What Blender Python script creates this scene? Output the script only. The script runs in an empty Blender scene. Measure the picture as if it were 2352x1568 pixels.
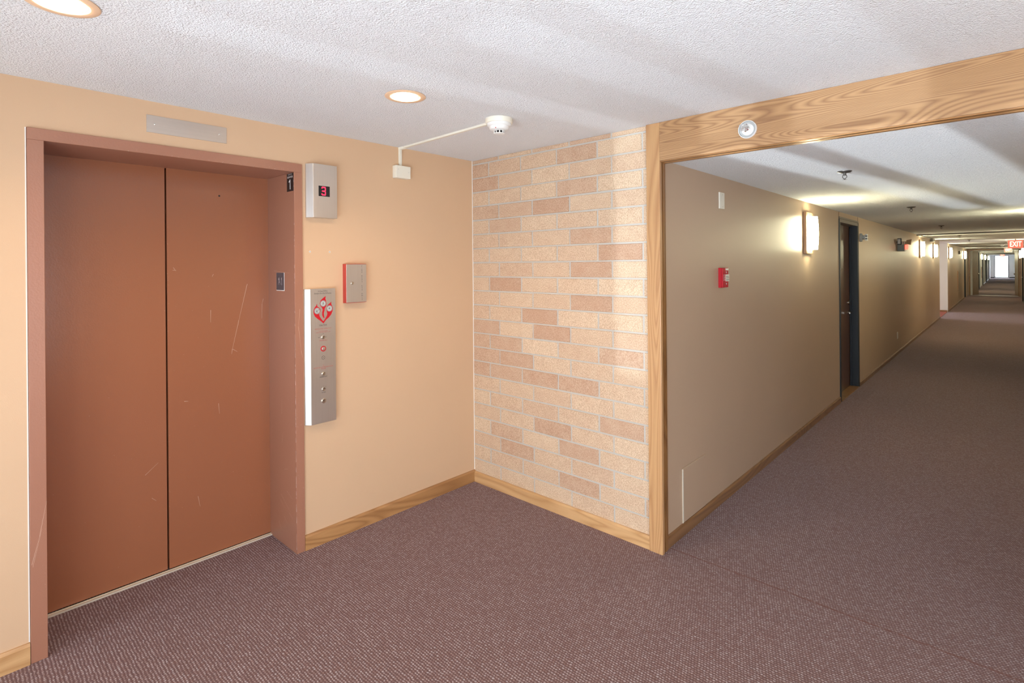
import bpy, bmesh, math, random
from mathutils import Vector, Matrix
random.seed(7)
scn = bpy.context.scene
COL = scn.collection
PI = math.pi

# ------------------------------------------------------------------ materials
def nmat(name):
    m = bpy.data.materials.new(name); m.use_nodes = True
    nt = m.node_tree; b = nt.nodes['Principled BSDF']
    return m, nt, b

def N(nt, t, **kw):
    n = nt.nodes.new(t)
    for k, v in kw.items():
        if hasattr(n, k): setattr(n, k, v)
        else: n.inputs[k].default_value = v
    return n

def mth(nt, op, a, b=None, c=None, clamp=False):
    n = nt.nodes.new('ShaderNodeMath'); n.operation = op; n.use_clamp = clamp
    for i, x in enumerate((a, b, c)):
        if x is None: continue
        if isinstance(x, (int, float)): n.inputs[i].default_value = x
        else: nt.links.new(x, n.inputs[i])
    return n.outputs[0]

def mixc(nt, f, a, b, mode='MIX'):
    n = nt.nodes.new('ShaderNodeMix'); n.data_type = 'RGBA'; n.blend_type = mode
    for s, x in ((n.inputs['Factor'], f), (n.inputs[6], a), (n.inputs[7], b)):
        if isinstance(x, (int, float)): s.default_value = x
        elif isinstance(x, tuple): s.default_value = (*x, 1) if len(x) == 3 else x
        else: nt.links.new(x, s)
    return n.outputs[2]

def ramp(nt, f, stops):
    n = nt.nodes.new('ShaderNodeValToRGB'); e = n.color_ramp.elements
    while len(e) < len(stops): e.new(.5)
    for i, (p, c) in enumerate(stops):
        e[i].position = p; e[i].color = (*c, 1) if len(c) == 3 else c
    nt.links.new(f, n.inputs[0]); return n.outputs[0]

def coords(nt, scale=(1, 1, 1), kind='Object', rot=(0, 0, 0)):
    tc = nt.nodes.new('ShaderNodeTexCoord'); mp = nt.nodes.new('ShaderNodeMapping')
    mp.inputs['Scale'].default_value = scale; mp.inputs['Rotation'].default_value = rot
    nt.links.new(tc.outputs[kind], mp.inputs[0]); return mp.outputs[0]

def noise(nt, vec, scale, detail=2, rough=.5, dist=0):
    n = nt.nodes.new('ShaderNodeTexNoise')
    n.inputs['Scale'].default_value = scale; n.inputs['Detail'].default_value = detail
    n.inputs['Roughness'].default_value = rough; n.inputs['Distortion'].default_value = dist
    nt.links.new(vec, n.inputs['Vector']); return n.outputs['Fac']

def bump(nt, b, h, strength, dist):
    n = nt.nodes.new('ShaderNodeBump'); n.inputs['Strength'].default_value = strength
    n.inputs['Distance'].default_value = dist
    nt.links.new(h, n.inputs['Height']); nt.links.new(n.outputs[0], b.inputs['Normal'])

def plain(name, col, rough=.5, metal=0, em=None, es=0, spec=None, coat=0):
    m, nt, b = nmat(name)
    b.inputs['Base Color'].default_value = (*col, 1); b.inputs['Roughness'].default_value = rough
    b.inputs['Metallic'].default_value = metal
    if spec is not None: b.inputs['Specular IOR Level'].default_value = spec
    if coat: b.inputs['Coat Weight'].default_value = coat; b.inputs['Coat Roughness'].default_value = .1
    if em: b.inputs['Emission Color'].default_value = (*em, 1); b.inputs['Emission Strength'].default_value = es
    return m

def paint(name, col, rough, bs=.15, bd=.0015, scale=260, var=.04):
    m, nt, b = nmat(name)
    v = coords(nt)
    n1 = noise(nt, v, 1.7, 3); n2 = noise(nt, v, scale, 2)
    c = mixc(nt, n1, tuple(x * (1 - var) for x in col), tuple(min(1, x * (1 + var)) for x in col))
    nt.links.new(c, b.inputs['Base Color']); b.inputs['Roughness'].default_value = rough
    bump(nt, b, n2, bs, bd); return m

def wood(name, c1, c2, axis, rough=.35, rings=9, seed=0, fine=1.0):
    """plain-sawn oak: rings stretched along the board's length (axis) with fine pores"""
    m, nt, b = nmat(name)
    sc = [1, 1, 1]; sc['XYZ'.index(axis)] = .14
    v = coords(nt, tuple(sc))
    off = nt.nodes.new('ShaderNodeVectorMath'); off.operation = 'ADD'
    off.inputs[1].default_value = (seed * 3.1, seed * 1.7, seed * 2.3); nt.links.new(v, off.inputs[0])
    big = noise(nt, off.outputs[0], 4.2, 1.5, .45, .6)
    sc2 = [55, 55, 55]; sc2['XYZ'.index(axis)] = 2.2
    v2 = coords(nt, tuple(sc2))
    pore = noise(nt, v2, 5 * fine, 3, .6)
    ring = mth(nt, 'FRACT', mth(nt, 'MULTIPLY', big, float(rings * 4)))
    tri = mth(nt, 'MULTIPLY', mth(nt, 'ABSOLUTE', mth(nt, 'SUBTRACT', ring, .5)), 2.0)
    tri = mth(nt, 'POWER', tri, 1.6)
    f = mth(nt, 'ADD', mth(nt, 'MULTIPLY', tri, .62), mth(nt, 'MULTIPLY', pore, .45), clamp=True)
    c = ramp(nt, f, [(.1, c1), (.45, tuple((a * .6 + d * .4) for a, d in zip(c1, c2))), (.95, c2)])
    nt.links.new(c, b.inputs['Base Color']); b.inputs['Roughness'].default_value = rough
    b.inputs['Coat Weight'].default_value = .25; b.inputs['Coat Roughness'].default_value = .18
    bump(nt, b, pore, .12, .001); return m

def steel(name, col=(.6, .58, .55), rough=.34, axis='Z', metal=1.0):
    m, nt, b = nmat(name)
    sc = [420, 420, 420]; sc['XYZ'.index(axis)] = 3
    n = noise(nt, coords(nt, tuple(sc)), 1, 3)
    n2 = noise(nt, coords(nt), 5, 2)
    c = mixc(nt, n, tuple(x * .9 for x in col), tuple(min(1, x * 1.08) for x in col))
    nt.links.new(c, b.inputs['Base Color'])
    r = mth(nt, 'ADD', mth(nt, 'MULTIPLY', n2, .12), rough - .06); nt.links.new(r, b.inputs['Roughness'])
    b.inputs['Metallic'].default_value = metal
    bump(nt, b, n, .12, .0006); return m

def popcorn(name, col):
    m, nt, b = nmat(name)
    v = coords(nt)
    a = noise(nt, v, 190, 3, .65); a2 = noise(nt, v, 85, 2, .5); lg = noise(nt, v, .8, 2)
    vo = nt.nodes.new('ShaderNodeTexVoronoi'); vo.inputs['Scale'].default_value = 150
    nt.links.new(v, vo.inputs['Vector'])
    h = mth(nt, 'ADD', mth(nt, 'MULTIPLY', a, .7), mth(nt, 'MULTIPLY', mth(nt, 'SUBTRACT', 1, vo.outputs['Distance']), .5))
    h = mth(nt, 'ADD', h, mth(nt, 'MULTIPLY', a2, .3))
    c = mixc(nt, lg, tuple(x * .96 for x in col), col)
    nt.links.new(c, b.inputs['Base Color']); b.inputs['Roughness'].default_value = .95
    b.inputs['Specular IOR Level'].default_value = .1
    bump(nt, b, h, 1.0, .008); return m

def carpet_mat():
    m, nt, b = nmat('woven_carpet')
    tc = nt.nodes.new('ShaderNodeTexCoord'); sp = nt.nodes.new('ShaderNodeSeparateXYZ')
    wob = nt.nodes.new('ShaderNodeTexNoise'); wob.inputs['Scale'].default_value = 45; wob.inputs['Detail'].default_value = 2
    nt.links.new(tc.outputs['Object'], wob.inputs['Vector'])
    wv = nt.nodes.new('ShaderNodeVectorMath'); wv.operation = 'MULTIPLY_ADD'
    wv.inputs[1].default_value = (.011, .011, 0)
    nt.links.new(wob.outputs['Color'], wv.inputs[0]); nt.links.new(tc.outputs['Object'], wv.inputs[2])
    nt.links.new(wv.outputs[0], sp.inputs[0])
    PX, PY = .0125, .0120
    rowc = mth(nt, 'DIVIDE', sp.outputs[1], PY); row = mth(nt, 'FLOOR', rowc)
    fy = mth(nt, 'SUBTRACT', mth(nt, 'FRACT', rowc), .5)
    xs = mth(nt, 'ADD', mth(nt, 'DIVIDE', sp.outputs[0], PX), mth(nt, 'MULTIPLY', row, .37))
    col = mth(nt, 'FLOOR', xs); fx = mth(nt, 'SUBTRACT', mth(nt, 'FRACT', xs), .5)
    d = mth(nt, 'SQRT', mth(nt, 'ADD', mth(nt, 'MULTIPLY', mth(nt, 'MULTIPLY', fx, fx), 1.15), mth(nt, 'MULTIPLY', mth(nt, 'MULTIPLY', fy, fy), 2.3)))
    cell = nt.nodes.new('ShaderNodeCombineXYZ'); nt.links.new(col, cell.inputs[0]); nt.links.new(row, cell.inputs[1])
    wn = nt.nodes.new('ShaderNodeTexWhiteNoise'); nt.links.new(cell.outputs[0], wn.inputs['Vector'])
    spot = nt.nodes.new('ShaderNodeMapRange'); spot.inputs['From Min'].default_value = .60; spot.inputs['From Max'].default_value = .10
    nt.links.new(d, spot.inputs[0])
    fib = mth(nt, 'MULTIPLY_ADD', mth(nt, 'SUBTRACT', noise(nt, coords(nt), 430, 2, .7), .5), 1.7, .5, clamp=True)
    amt = mth(nt, 'MULTIPLY', spot.outputs[0], mth(nt, 'ADD', mth(nt, 'MULTIPLY', wn.outputs['Value'], .65), .42))
    amt = mth(nt, 'MULTIPLY', amt, mth(nt, 'ADD', mth(nt, 'MULTIPLY', fib, 1.3), .3), clamp=True)
    tint = mixc(nt, wn.outputs['Value'], (.58, .415, .375), (.63, .56, .57))
    base = mixc(nt, fib, (.060, .025, .022), (.235, .125, .108))
    c = mixc(nt, amt, base, tint)
    lg = noise(nt, coords(nt), 1.1, 3)
    c = mixc(nt, mth(nt, 'MULTIPLY', lg, .35), c, (.17, .10, .075))
    # rust-coloured seam where the lobby carpet meets the hallway carpet
    sep = nt.nodes.new('ShaderNodeSeparateXYZ'); nt.links.new(tc.outputs['Object'], sep.inputs[0])
    w2 = noise(nt, coords(nt), 30, 2)
    sy = mth(nt, 'ADD', mth(nt, 'SUBTRACT', sep.outputs[1], .085), mth(nt, 'MULTIPLY', mth(nt, 'SUBTRACT', w2, .5), .02))
    sm = nt.nodes.new('ShaderNodeMapRange'); sm.inputs['From Min'].default_value = .011; sm.inputs['From Max'].default_value = .003
    nt.links.new(mth(nt, 'ABSOLUTE', sy), sm.inputs[0])
    inx = mth(nt, 'MULTIPLY', mth(nt, 'GREATER_THAN', sep.outputs[0], 1.56), sm.outputs[0])
    c = mixc(nt, mth(nt, 'MULTIPLY', inx, .6), c, (.16, .055, .025))
    nt.links.new(c, b.inputs['Base Color']); b.inputs['Roughness'].default_value = .9
    b.inputs['Specular IOR Level'].default_value = .15
    b.inputs['Sheen Weight'].default_value = .25; b.inputs['Sheen Roughness'].default_value = .4
    b.inputs['Sheen Tint'].default_value = (.75, .75, 1, 1)
    h = mth(nt, 'ADD', mth(nt, 'MULTIPLY', spot.outputs[0], .7), mth(nt, 'MULTIPLY', fib, .4))
    bump(nt, b, h, .7, .004); return m

def brick_mat():
    m, nt, b = nmat('tan_brick')
    at = nt.nodes.new('ShaderNodeAttribute'); at.attribute_name = 'tint'
    v = coords(nt)
    grain = noise(nt, coords(nt, (1, 1, .55)), 230, 3, .65); mid = noise(nt, v, 14, 3)
    t = mth(nt, 'ADD', at.outputs['Fac'], mth(nt, 'MULTIPLY', mth(nt, 'SUBTRACT', mid, .5), .7), clamp=True)
    c = ramp(nt, t, [(0, (.75, .585, .40)), (.35, (.66, .47, .31)), (.7, (.56, .36, .235)), (1, (.50, .285, .175))])
    gr = nt.nodes.new('ShaderNodeMapRange'); gr.inputs['From Min'].default_value = .36; gr.inputs['From Max'].default_value = .62
    nt.links.new(grain, gr.inputs[0])
    c = mixc(nt, gr.outputs[0], mixc(nt, .55, c, (.33, .19, .11)), mixc(nt, .2, c, (.9, .78, .62)))
    nt.links.new(c, b.inputs['Base Color']); b.inputs['Roughness'].default_value = .85
    bump(nt, b, grain, .8, .003); return m

WALLC = (.635, .435, .275)
M = {}
M['wall'] = paint('beige_wall_paint', WALLC, .55)
M['hall'] = paint('dimmed_wall_paint', (.485, .350, .242), .42)  # lobby paint again, darkened in its colour for the dimmer hallway light
M['white_wall'] = paint('white_wall_paint', (.78, .77, .74), .6)
M['ceil'] = popcorn('popcorn_ceiling', (.86, .872, .885))
M['carpet'] = carpet_mat()
M['brick'] = brick_mat()
M['mortar'] = paint('grey_mortar', (.50, .475, .43), .9, .6, .003, 200)
M['oak'] = wood('oak_beam', (.50, .295, .14), (.27, .135, .062), 'X', rings=11)
M['oakv'] = wood('oak_post', (.58, .345, .16), (.40, .20, .085), 'Z', rings=8, seed=2)
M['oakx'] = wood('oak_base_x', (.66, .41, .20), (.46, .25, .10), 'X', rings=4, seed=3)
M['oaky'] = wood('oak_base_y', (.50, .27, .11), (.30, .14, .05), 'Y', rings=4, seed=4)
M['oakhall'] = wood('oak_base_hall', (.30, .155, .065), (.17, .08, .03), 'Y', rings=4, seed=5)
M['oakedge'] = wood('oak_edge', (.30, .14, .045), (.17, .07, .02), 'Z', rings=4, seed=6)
M['elev'] = paint('brown_elevator_paint', (.315, .118, .058), .23, .2, .0012, 150, .03)
M['frame'] = paint('brown_frame_paint', (.36, .165, .105), .33, .3, .0012, 140, .03)
M['chip'] = plain('bare_scratch', (.66, .47, .36), .5)
M['chipw'] = plain('white_chip', (.85, .83, .8), .6)
M['steel'] = steel('brushed_steel', (.72, .70, .67), .40)
M['steelx'] = steel('brushed_steel_across', (.62, .57, .52), .42, 'Y')
M['chrome'] = plain('chrome', (.75, .74, .72), .15, 1)
M['nickel'] = plain('warm_nickel', (.62, .55, .47), .25, 1)
M['black'] = plain('black_plastic', (.012, .011, .012), .35)
M['dark'] = plain('dark_gap', (.01, .008, .007), .8)
M['ink'] = plain('black_ink', (.05, .05, .06), .6)
M['redink'] = plain('red_ink', (.50, .012, .02), .6, spec=.2)
M['pinkink'] = plain('faded_red_ink', (.55, .13, .12), .6)
M['greyplate'] = plain('grey_sign', (.085, .075, .085), .5)
M['signtext'] = plain('sign_letters', (.72, .71, .70), .5)
M['greytext'] = plain('raised_grey_letters', (.34, .32, .33), .5)
M['led'] = plain('red_led', (.6, .02, .05), .4, em=(1, .03, .09), es=2.2)
M['redpaint'] = plain('red_metal', (.48, .045, .035), .4)
M['redplastic'] = plain('red_plastic', (.50, .016, .028), .55, spec=.25)
M['ivory'] = plain('ivory_plastic', (.80, .77, .66), .4)
M['white'] = plain('white_plastic', (.80, .80, .78), .4)
M['grey'] = plain('grey_plastic', (.45, .46, .45), .4)
M['trimring'] = plain('downlight_trim', (.80, .55, .36), .45)
M['bulb'] = plain('warm_bulb', (1, .9, .7), .5, em=(1, .76, .48), es=60)
M['glass_shade'] = plain('opal_glass', (.9, .88, .8), .3, em=(.97, .92, .60), es=78)
M['sconce_metal'] = plain('bronze_backplate', (.42, .26, .15), .4, .4)
M['darkwood'] = wood('walnut_door', (.12, .055, .03), (.06, .025, .014), 'Z', rings=4, seed=8)
M['midwood'] = wood('fire_door_wood', (.38, .20, .08), (.24, .11, .04), 'Z', rings=4, seed=9)
M['darkmetal'] = plain('dark_blue_grey_frame', (.030, .036, .045), .5, spec=.3)
M['disc'] = plain('pictogram_disc', (.48, .50, .48), .5)
M['case'] = plain('grey_green_case', (.24, .25, .225), .4)
M['darknickel'] = plain('dark_nickel', (.10, .09, .08), .3, .6)
M['signglow'] = plain('lit_red_sign', (.7, .1, .07), .4, em=(1, .08, .05), es=5)
M['greymetal'] = plain('grey_painted_metal', (.20, .175, .15), .4)
M['exitred'] = plain('exit_letter_red', (.7, .05, .03), .4, em=(1, .12, .08), es=2.0)
M['exitface'] = plain('exit_face', (.75, .10, .07), .4, em=(1, .16, .10), es=1.3)
M['exitlet'] = plain('exit_letters_lit', (.9, .8, .7), .4, em=(1, .78, .6), es=2.2)
M['threshold'] = plain('aluminium_threshold', (.80, .76, .66), .35, .8)
M['sill'] = plain('sill_metal', (.72, .66, .55), .4, .3)
M['caulk'] = plain('white_caulk', (.82, .79, .74), .6)
M['brass'] = plain('brass', (.65, .42, .16), .25, 1)
M['redcarpet'] = plain('red_passage_carpet', (.28, .07, .05), .9)
m, nt, b = nmat('window_glass')
b.inputs['Base Color'].default_value = (1, 1, 1, 1); b.inputs['Transmission Weight'].default_value = 1
b.inputs['Roughness'].default_value = 0; b.inputs['IOR'].default_value = 1.01
M['glass'] = m
m, nt, b = nmat('glare_dimming_glass')
tb = nt.nodes.new('ShaderNodeBsdfTransparent'); tb.inputs[0].default_value = (.50, .515, .53, 1)
nt.links.new(tb.outputs[0], nt.nodes['Material Output'].inputs[0]); M['glare_dimmer'] = m
M['added_glow'] = plain('added_glow_glass', (.8, .85, .9), .5, em=(.80, .91, 1), es=5)

# ------------------------------------------------------------------ mesh building
class MB:
    def __init__(s): s.v = []; s.f = []; s.m = []; s.sm = []
    def _add(s, vs, fs, mi=0, smooth=False):
        o = len(s.v); s.v += [tuple(p) for p in vs]
        for f in fs: s.f.append([o + i for i in f]); s.m.append(mi); s.sm.append(smooth)
        return s
    def box(s, x0, x1, y0, y1, z0, z1, mi=0):
        v = [(x, y, z) for x in (x0, x1) for y in (y0, y1) for z in (z0, z1)]
        return s._add(v, [(0, 1, 3, 2), (4, 6, 7, 5), (0, 4, 5, 1), (2, 3, 7, 6), (0, 2, 6, 4), (1, 5, 7, 3)], mi)
    def hexa(s, a, b, mi=0):
        """solid between quad a and quad b"""
        return s._add(list(a) + list(b), [(3, 2, 1, 0), (4, 5, 6, 7), (0, 1, 5, 4), (1, 2, 6, 5), (2, 3, 7, 6), (3, 0, 4, 7)], mi)
    def lathe(s, prof, c, axis, mi=0, n=32, smooth=True, cap=True):
        """prof: (radius, height) along axis vector, from c"""
        ax = Vector(axis).normalized(); t = Vector((0, 0, 1)) if abs(ax.z) < .9 else Vector((1, 0, 0))
        u = ax.cross(t).normalized(); w = ax.cross(u); c = Vector(c)
        vs = []
        for r, h in prof:
            for k in range(n):
                a = 2 * PI * k / n; vs.append(c + ax * h + (u * math.cos(a) + w * math.sin(a)) * r)
        fs = [(i * n + k, i * n + (k + 1) % n, (i + 1) * n + (k + 1) % n, (i + 1) * n + k) for i in range(len(prof) - 1) for k in range(n)]
        s._add(vs, fs, mi, smooth)
        o = len(s.v) - len(vs)
        if cap:
            if prof[0][0] > 1e-5: s.f.append([o + k for k in range(n)][::-1]); s.m.append(mi); s.sm.append(False)
            if prof[-1][0] > 1e-5: s.f.append([o + (len(prof) - 1) * n + k for k in range(n)]); s.m.append(mi); s.sm.append(False)
        return s
    def cyl(s, c, axis, r, h, mi=0, n=24): return s.lathe([(r, 0), (r, h)], c, axis, mi, n)
    def tube(s, pts, r, mi=0, n=10):
        for a, b2 in zip(pts[:-1], pts[1:]):
            a = Vector(a); b2 = Vector(b2); s.lathe([(r, 0), (r, (b2 - a).length)], a, b2 - a, mi, n)
        return s
    def prism(s, poly, fn, d0, d1, mi=0):
        """poly in 2-D, fn(p, d) -> xyz, extruded from depth d0 to d1"""
        n = len(poly)
        vs = [fn(p, d0) for p in poly] + [fn(p, d1) for p in poly]
        fs = [list(range(n))[::-1], [n + i for i in range(n)]] + [(i, (i + 1) % n, n + (i + 1) % n, n + i) for i in range(n)]
        return s._add(vs, fs, mi)
    def strip(s, pts, w, fn, d, mi=0):
        """thin flat line along 2-D pts (a scratch) lying on a surface"""
        for a, b2 in zip(pts[:-1], pts[1:]):
            a = Vector(a); b2 = Vector(b2); t = (b2 - a); L = t.length
            if L < 1e-6: continue
            nrm = Vector((-t.y, t.x)) / L * w * .5
            s._add([fn(a - nrm, d), fn(b2 - nrm * .4, d), fn(b2 + nrm * .4, d), fn(a + nrm, d)], [(0, 1, 2, 3)], mi)
        return s
    def build(s, name, mats, parent=None, origin=None, bevel=0, seg=2):
        if isinstance(mats, str): mats = [mats]
        root = parent
        while root is not None and root.parent is not None: root = root.parent
        org = Vector(origin) if origin is not None else (Vector(root.location) if root is not None else Vector((0, 0, 0)))
        me = bpy.data.meshes.new(name)
        me.from_pydata([tuple(Vector(p) - org) for p in s.v], [], s.f)
        for mm in mats: me.materials.append(M[mm])
        for p, mi, sm in zip(me.polygons, s.m, s.sm): p.material_index = mi; p.use_smooth = sm
        bm = bmesh.new(); bm.from_mesh(me); bmesh.ops.recalc_face_normals(bm, faces=bm.faces); bm.to_mesh(me); bm.free()
        if any(s.sm): me.set_sharp_from_angle(angle=math.radians(40))
        me.update()
        o = bpy.data.objects.new(name, me); COL.objects.link(o)
        if parent is not None: o.parent = parent
        else: o.location = org
        if bevel:
            bv = o.modifiers.new('bevel', 'BEVEL'); bv.width = bevel; bv.segments = seg; bv.limit_method = 'ANGLE'
            bv.angle_limit = math.radians(50)
        return o

def tag(o, label=None, cat=None, group=None, kind=None):
    if label: o['label'] = label
    if cat: o['category'] = cat
    if group: o['group'] = group
    if kind: o['kind'] = kind
    return o
def thing(name, label, cat, loc, group=None, rz=0):
    o = bpy.data.objects.new(name, None); COL.objects.link(o); o.location = loc; o.empty_display_size = .05
    o.rotation_euler = (0, 0, rz)
    return tag(o, label, cat, group)
def struct(name, mb, mats, bevel=0, label=None):
    o = mb.build(name, mats, bevel=bevel); o['kind'] = 'structure'
    if label: o['label'] = label
    return o
def copy_tree(o, parent=None):
    c = o.copy(); COL.objects.link(c)
    if parent is not None: c.parent = parent
    for ch in list(o.children): copy_tree(ch, c)
    return c

def text_mb(mb, txt, size, pos, right, up, depth=.0004, mi=0, align='CENTER', sx=1.0, bold=0):
    """append lettering as mesh; right/up are world directions"""
    cu = bpy.data.curves.new('lettering', 'FONT'); cu.body = txt; cu.size = size; cu.align_x = align; cu.align_y = 'CENTER'
    cu.resolution_u = 3; cu.offset = bold; cu.space_line = .9
    ob = bpy.data.objects.new('lettering', cu); COL.objects.link(ob)
    me = bpy.data.meshes.new_from_object(ob)
    R = Vector(right).normalized(); U = Vector(up).normalized(); Nn = R.cross(U); P = Vector(pos)
    vs = [P + R * v.co.x * sx + U * v.co.y + Nn * depth for v in me.vertices]
    mb._add(vs, [tuple(p.vertices) for p in me.polygons], mi)
    bpy.data.objects.remove(ob); bpy.data.curves.remove(cu); bpy.data.meshes.remove(me)

YR, ZU, XR = (0, 1, 0), (0, 0, 1), (1, 0, 0)      # lettering on walls facing +X reads along +Y
H, HC = 2.44, 2.24                                 # lobby and hallway ceilings
WX, RX = 1.5447, 3.45                              # hallway walls
EY0, EY1, EZ, DX = -2.481, -1.400, 2.185, -.345    # elevator opening

# ------------------------------------------------------------------ the setting
struct('floor', MB().box(-2.6, 5.7, -3.85, 70, -.12, 0), 'carpet')
struct('ceiling', MB().box(-.75, 5.7, -3.85, .05, H, H + .1), 'ceil')
cm = MB().box(1.3, 3.7, .055, 70, HC, HC + .1)
struct('ceiling', cm, 'ceil')
struct('ceiling', MB().box(-2.6, 1.3, 16.9, 19.75, HC, HC + .1), 'ceil')

# elevator wall, in pieces around its opening
struct('wall_west', MB().box(-.5, 0, -3.9, EY0 - .0545, 0, H), 'wall'); struct('wall_west', MB().box(-.5, 0, EY1 + .0495, .12, 0, H), 'wall')
struct('wall_west', MB().box(-.5, 0, EY0 - .0545, EY1 + .0495, EZ + .0505, H), 'wall'); struct('wall_shaft', MB().box(-.75, -.5, -3.9, .12, 0, H), 'wall')

# brick wall: every brick proud of the mortar bed
tints = {21: [.6, .35, .5, .65, .4], 20: [.7, .5, .4, .75, .25, .4], 19: [.8, .5, .25, .45, .4], 18: [.35, .45, .25, .65, .15, .3],
 17: [.6, .6, .88, .3, .45], 16: [.3, .6, .2, .4, .35, .3], 15: [.45, .35, .3, .8, .35], 14: [.3, .35, .3, .35, .95, .3],
 13: [.35, .5, .35, .85, .1], 12: [.35, 1, .3, .3, .2, .3], 11: [.4, .3, .4, .95, .4], 10: [.5, .35, .95, .25, .2, .2],
 9: [.8, .3, .92, .4, .5], 8: [.7, .75, .2, .5, .65, .5], 7: [.75, .8, .25, .35, .35], 6: [.7, .75, .85, .88, .35, .3],
 5: [.4, .3, .5, .3, .2], 4: [.25, .4, .5, .4, .8, .3], 3: [.45, .3, .9, .4, .2], 2: [.2, .7, .25, .85, .35, .3],
 1: [.5, .82, .35, .5, .25], 0: [.3, .4, .4, .8, .3, .5], -1: [.3, .3, .3, .4, .25], -2: [.4] * 6}
JA = [0, .176, .495, .814, 1.133, 1.446, 1.50]; JB = [0, .278, .599, .918, 1.237, 1.50]
w = MB(); w.box(-.02, 1.52, .004, .06, 0, H, 1); ntint = [0.0] * 6
for k, tt in tints.items():
    J = JA if k % 2 == 0 else JB
    z0 = max(.0, .174 + .1064 * k + .005); z1 = min(H, .174 + .1064 * (k + 1) - .005)
    for i in range(len(J) - 1):
        x0 = J[i] + (.005 if i else 0); x1 = J[i + 1] - .005
        j = lambda s=.0012: random.uniform(-s, s)
        c = .0025; y = j(.0012)
        A = [(x0 + j(), .004, z0 + j()), (x1 + j(), .004, z0 + j()), (x1 + j(), .004, z1 + j()), (x0 + j(), .004, z1 + j())]
        B = [(A[0][0] + c, y, A[0][2] + c), (A[1][0] - c, y, A[1][2] + c), (A[2][0] - c, y, A[2][2] - c), (A[3][0] + c, y, A[3][2] - c)]
        w.hexa(B, A, 0); ntint += [tt[i] + random.uniform(-.06, .06)] * 6
bw = struct('wall_north', w, ['brick', 'mortar'], label='tan brick wall between the elevator wall and the oak post')
att = bw.data.attributes.new('tint', 'FLOAT', 'FACE')
for i, v in enumerate(ntint): att.data[i].value = min(1, max(0, v))

# hallway walls
D0, D1 = 4.44, 5.50                                # apartment door opening
w = MB(); w.box(1.4, WX, .0605, D0, 0, HC); w.box(1.4, WX, D1, 17.0, 0, HC); w.box(1.4, WX, D0, D1, 2.16, HC)
w.box(1.35, 1.4, .15, 17.0, 0, HC)
struct('wall_hallway_left', w, 'hall')
struct('wall_passage_near', MB().box(-2.6, 1.35, 16.9, 17.0, 0, HC), 'hall')
struct('wall_passage_far', MB().box(-2.6, 1.555, 19.62, 19.75, 0, HC), 'white_wall')
w = MB(); w.box(1.35, 1.555, 19.75, 28.55, 0, HC); w.box(1.35, 1.555, 29.55, 31.4, 0, HC); w.box(1.35, 1.555, 28.55, 29.55, 2.12, HC)
struct('wall_hallway_far_left', w, 'hall')
struct('wall_hallway_right', MB().box(RX, 3.6, .055, 31.4, 0, HC), 'hall')
w = MB(); w.box(1.35, 1.60, 31.4, 31.65, 0, HC); w.box(3.42, 3.6, 31.4, 31.65, 0, HC); w.box(1.60, 3.42, 31.4, 31.65, 2.20, HC)
struct('wall_fire_door_header', w, 'hall')
w = MB(); w.box(1.5, 1.72, 31.65, 68, 0, HC); struct('wall_far_hall_left', w, 'white_wall')
struct('wall_far_hall_right', MB().box(3.55, 3.7, 31.65, 68, 0, HC), 'white_wall')
w = MB(); w.box(1.5, 2.02, 68, 68.15, 0, HC); w.box(3.05, 3.7, 68, 68.15, 0, HC); w.box(2.02, 3.05, 68, 68.15, 2.20, HC); w.box(2.02, 3.05, 68, 68.15, 0, .05)
struct('wall_hallway_end', w, 'white_wall')
# lobby walls behind the camera, with the windows that light it
WY = -3.7
win = [(.10, .62, .05, 2.25), (1.25, 1.54, .05, 1.33), (1.69, 2.24, .05, 1.33), (2.45, 3.75, .05, 1.33), (3.95, 5.2, .05, 1.33)]
twin = [(.70, .94, .05, 2.10), (1.25, 1.54, 1.345, 1.92), (1.69, 2.24, 1.345, 1.92)]     # unseen panes added to weaken the glare on beam and brick
w = MB(); cols = [(.10, .62, [(.05, 2.25)]), (.70, .94, [(.05, 2.10)]), (1.25, 1.54, [(.05, 1.33), (1.345, 1.92)]), (1.69, 2.24, [(.05, 1.33), (1.345, 1.92)]), (2.45, 3.75, [(.05, 1.33)]), (3.95, 5.2, [(.05, 1.33)])]
xs = [-.75] + [q for a in cols for q in a[:2]] + [5.7]
for i in range(0, len(xs), 2): w.box(xs[i], xs[i + 1], WY - .15, WY, 0, H)
for a, b2, zz in cols:
    e = [0] + [q for p in zz for q in p] + [H]
    for i in range(0, len(e), 2): w.box(a, b2, WY - .15, WY, e[i], e[i + 1])
struct('wall_south', w, 'wall')
w = MB(); EW = [(-3.6, -2.15)]
w.box(5.5, 5.7, WY, -3.6, 0, H); w.box(5.5, 5.7, -2.15, .15, 0, H)
for a, b2 in EW: w.box(5.5, 5.7, a, b2, 0, .5); w.box(5.5, 5.7, a, b2, 2.2, H)
struct('wall_east', w, 'wall')
struct('wall_lobby_right', MB().box(RX, 5.5, .055, .15, 0, HC), 'wall')

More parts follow.
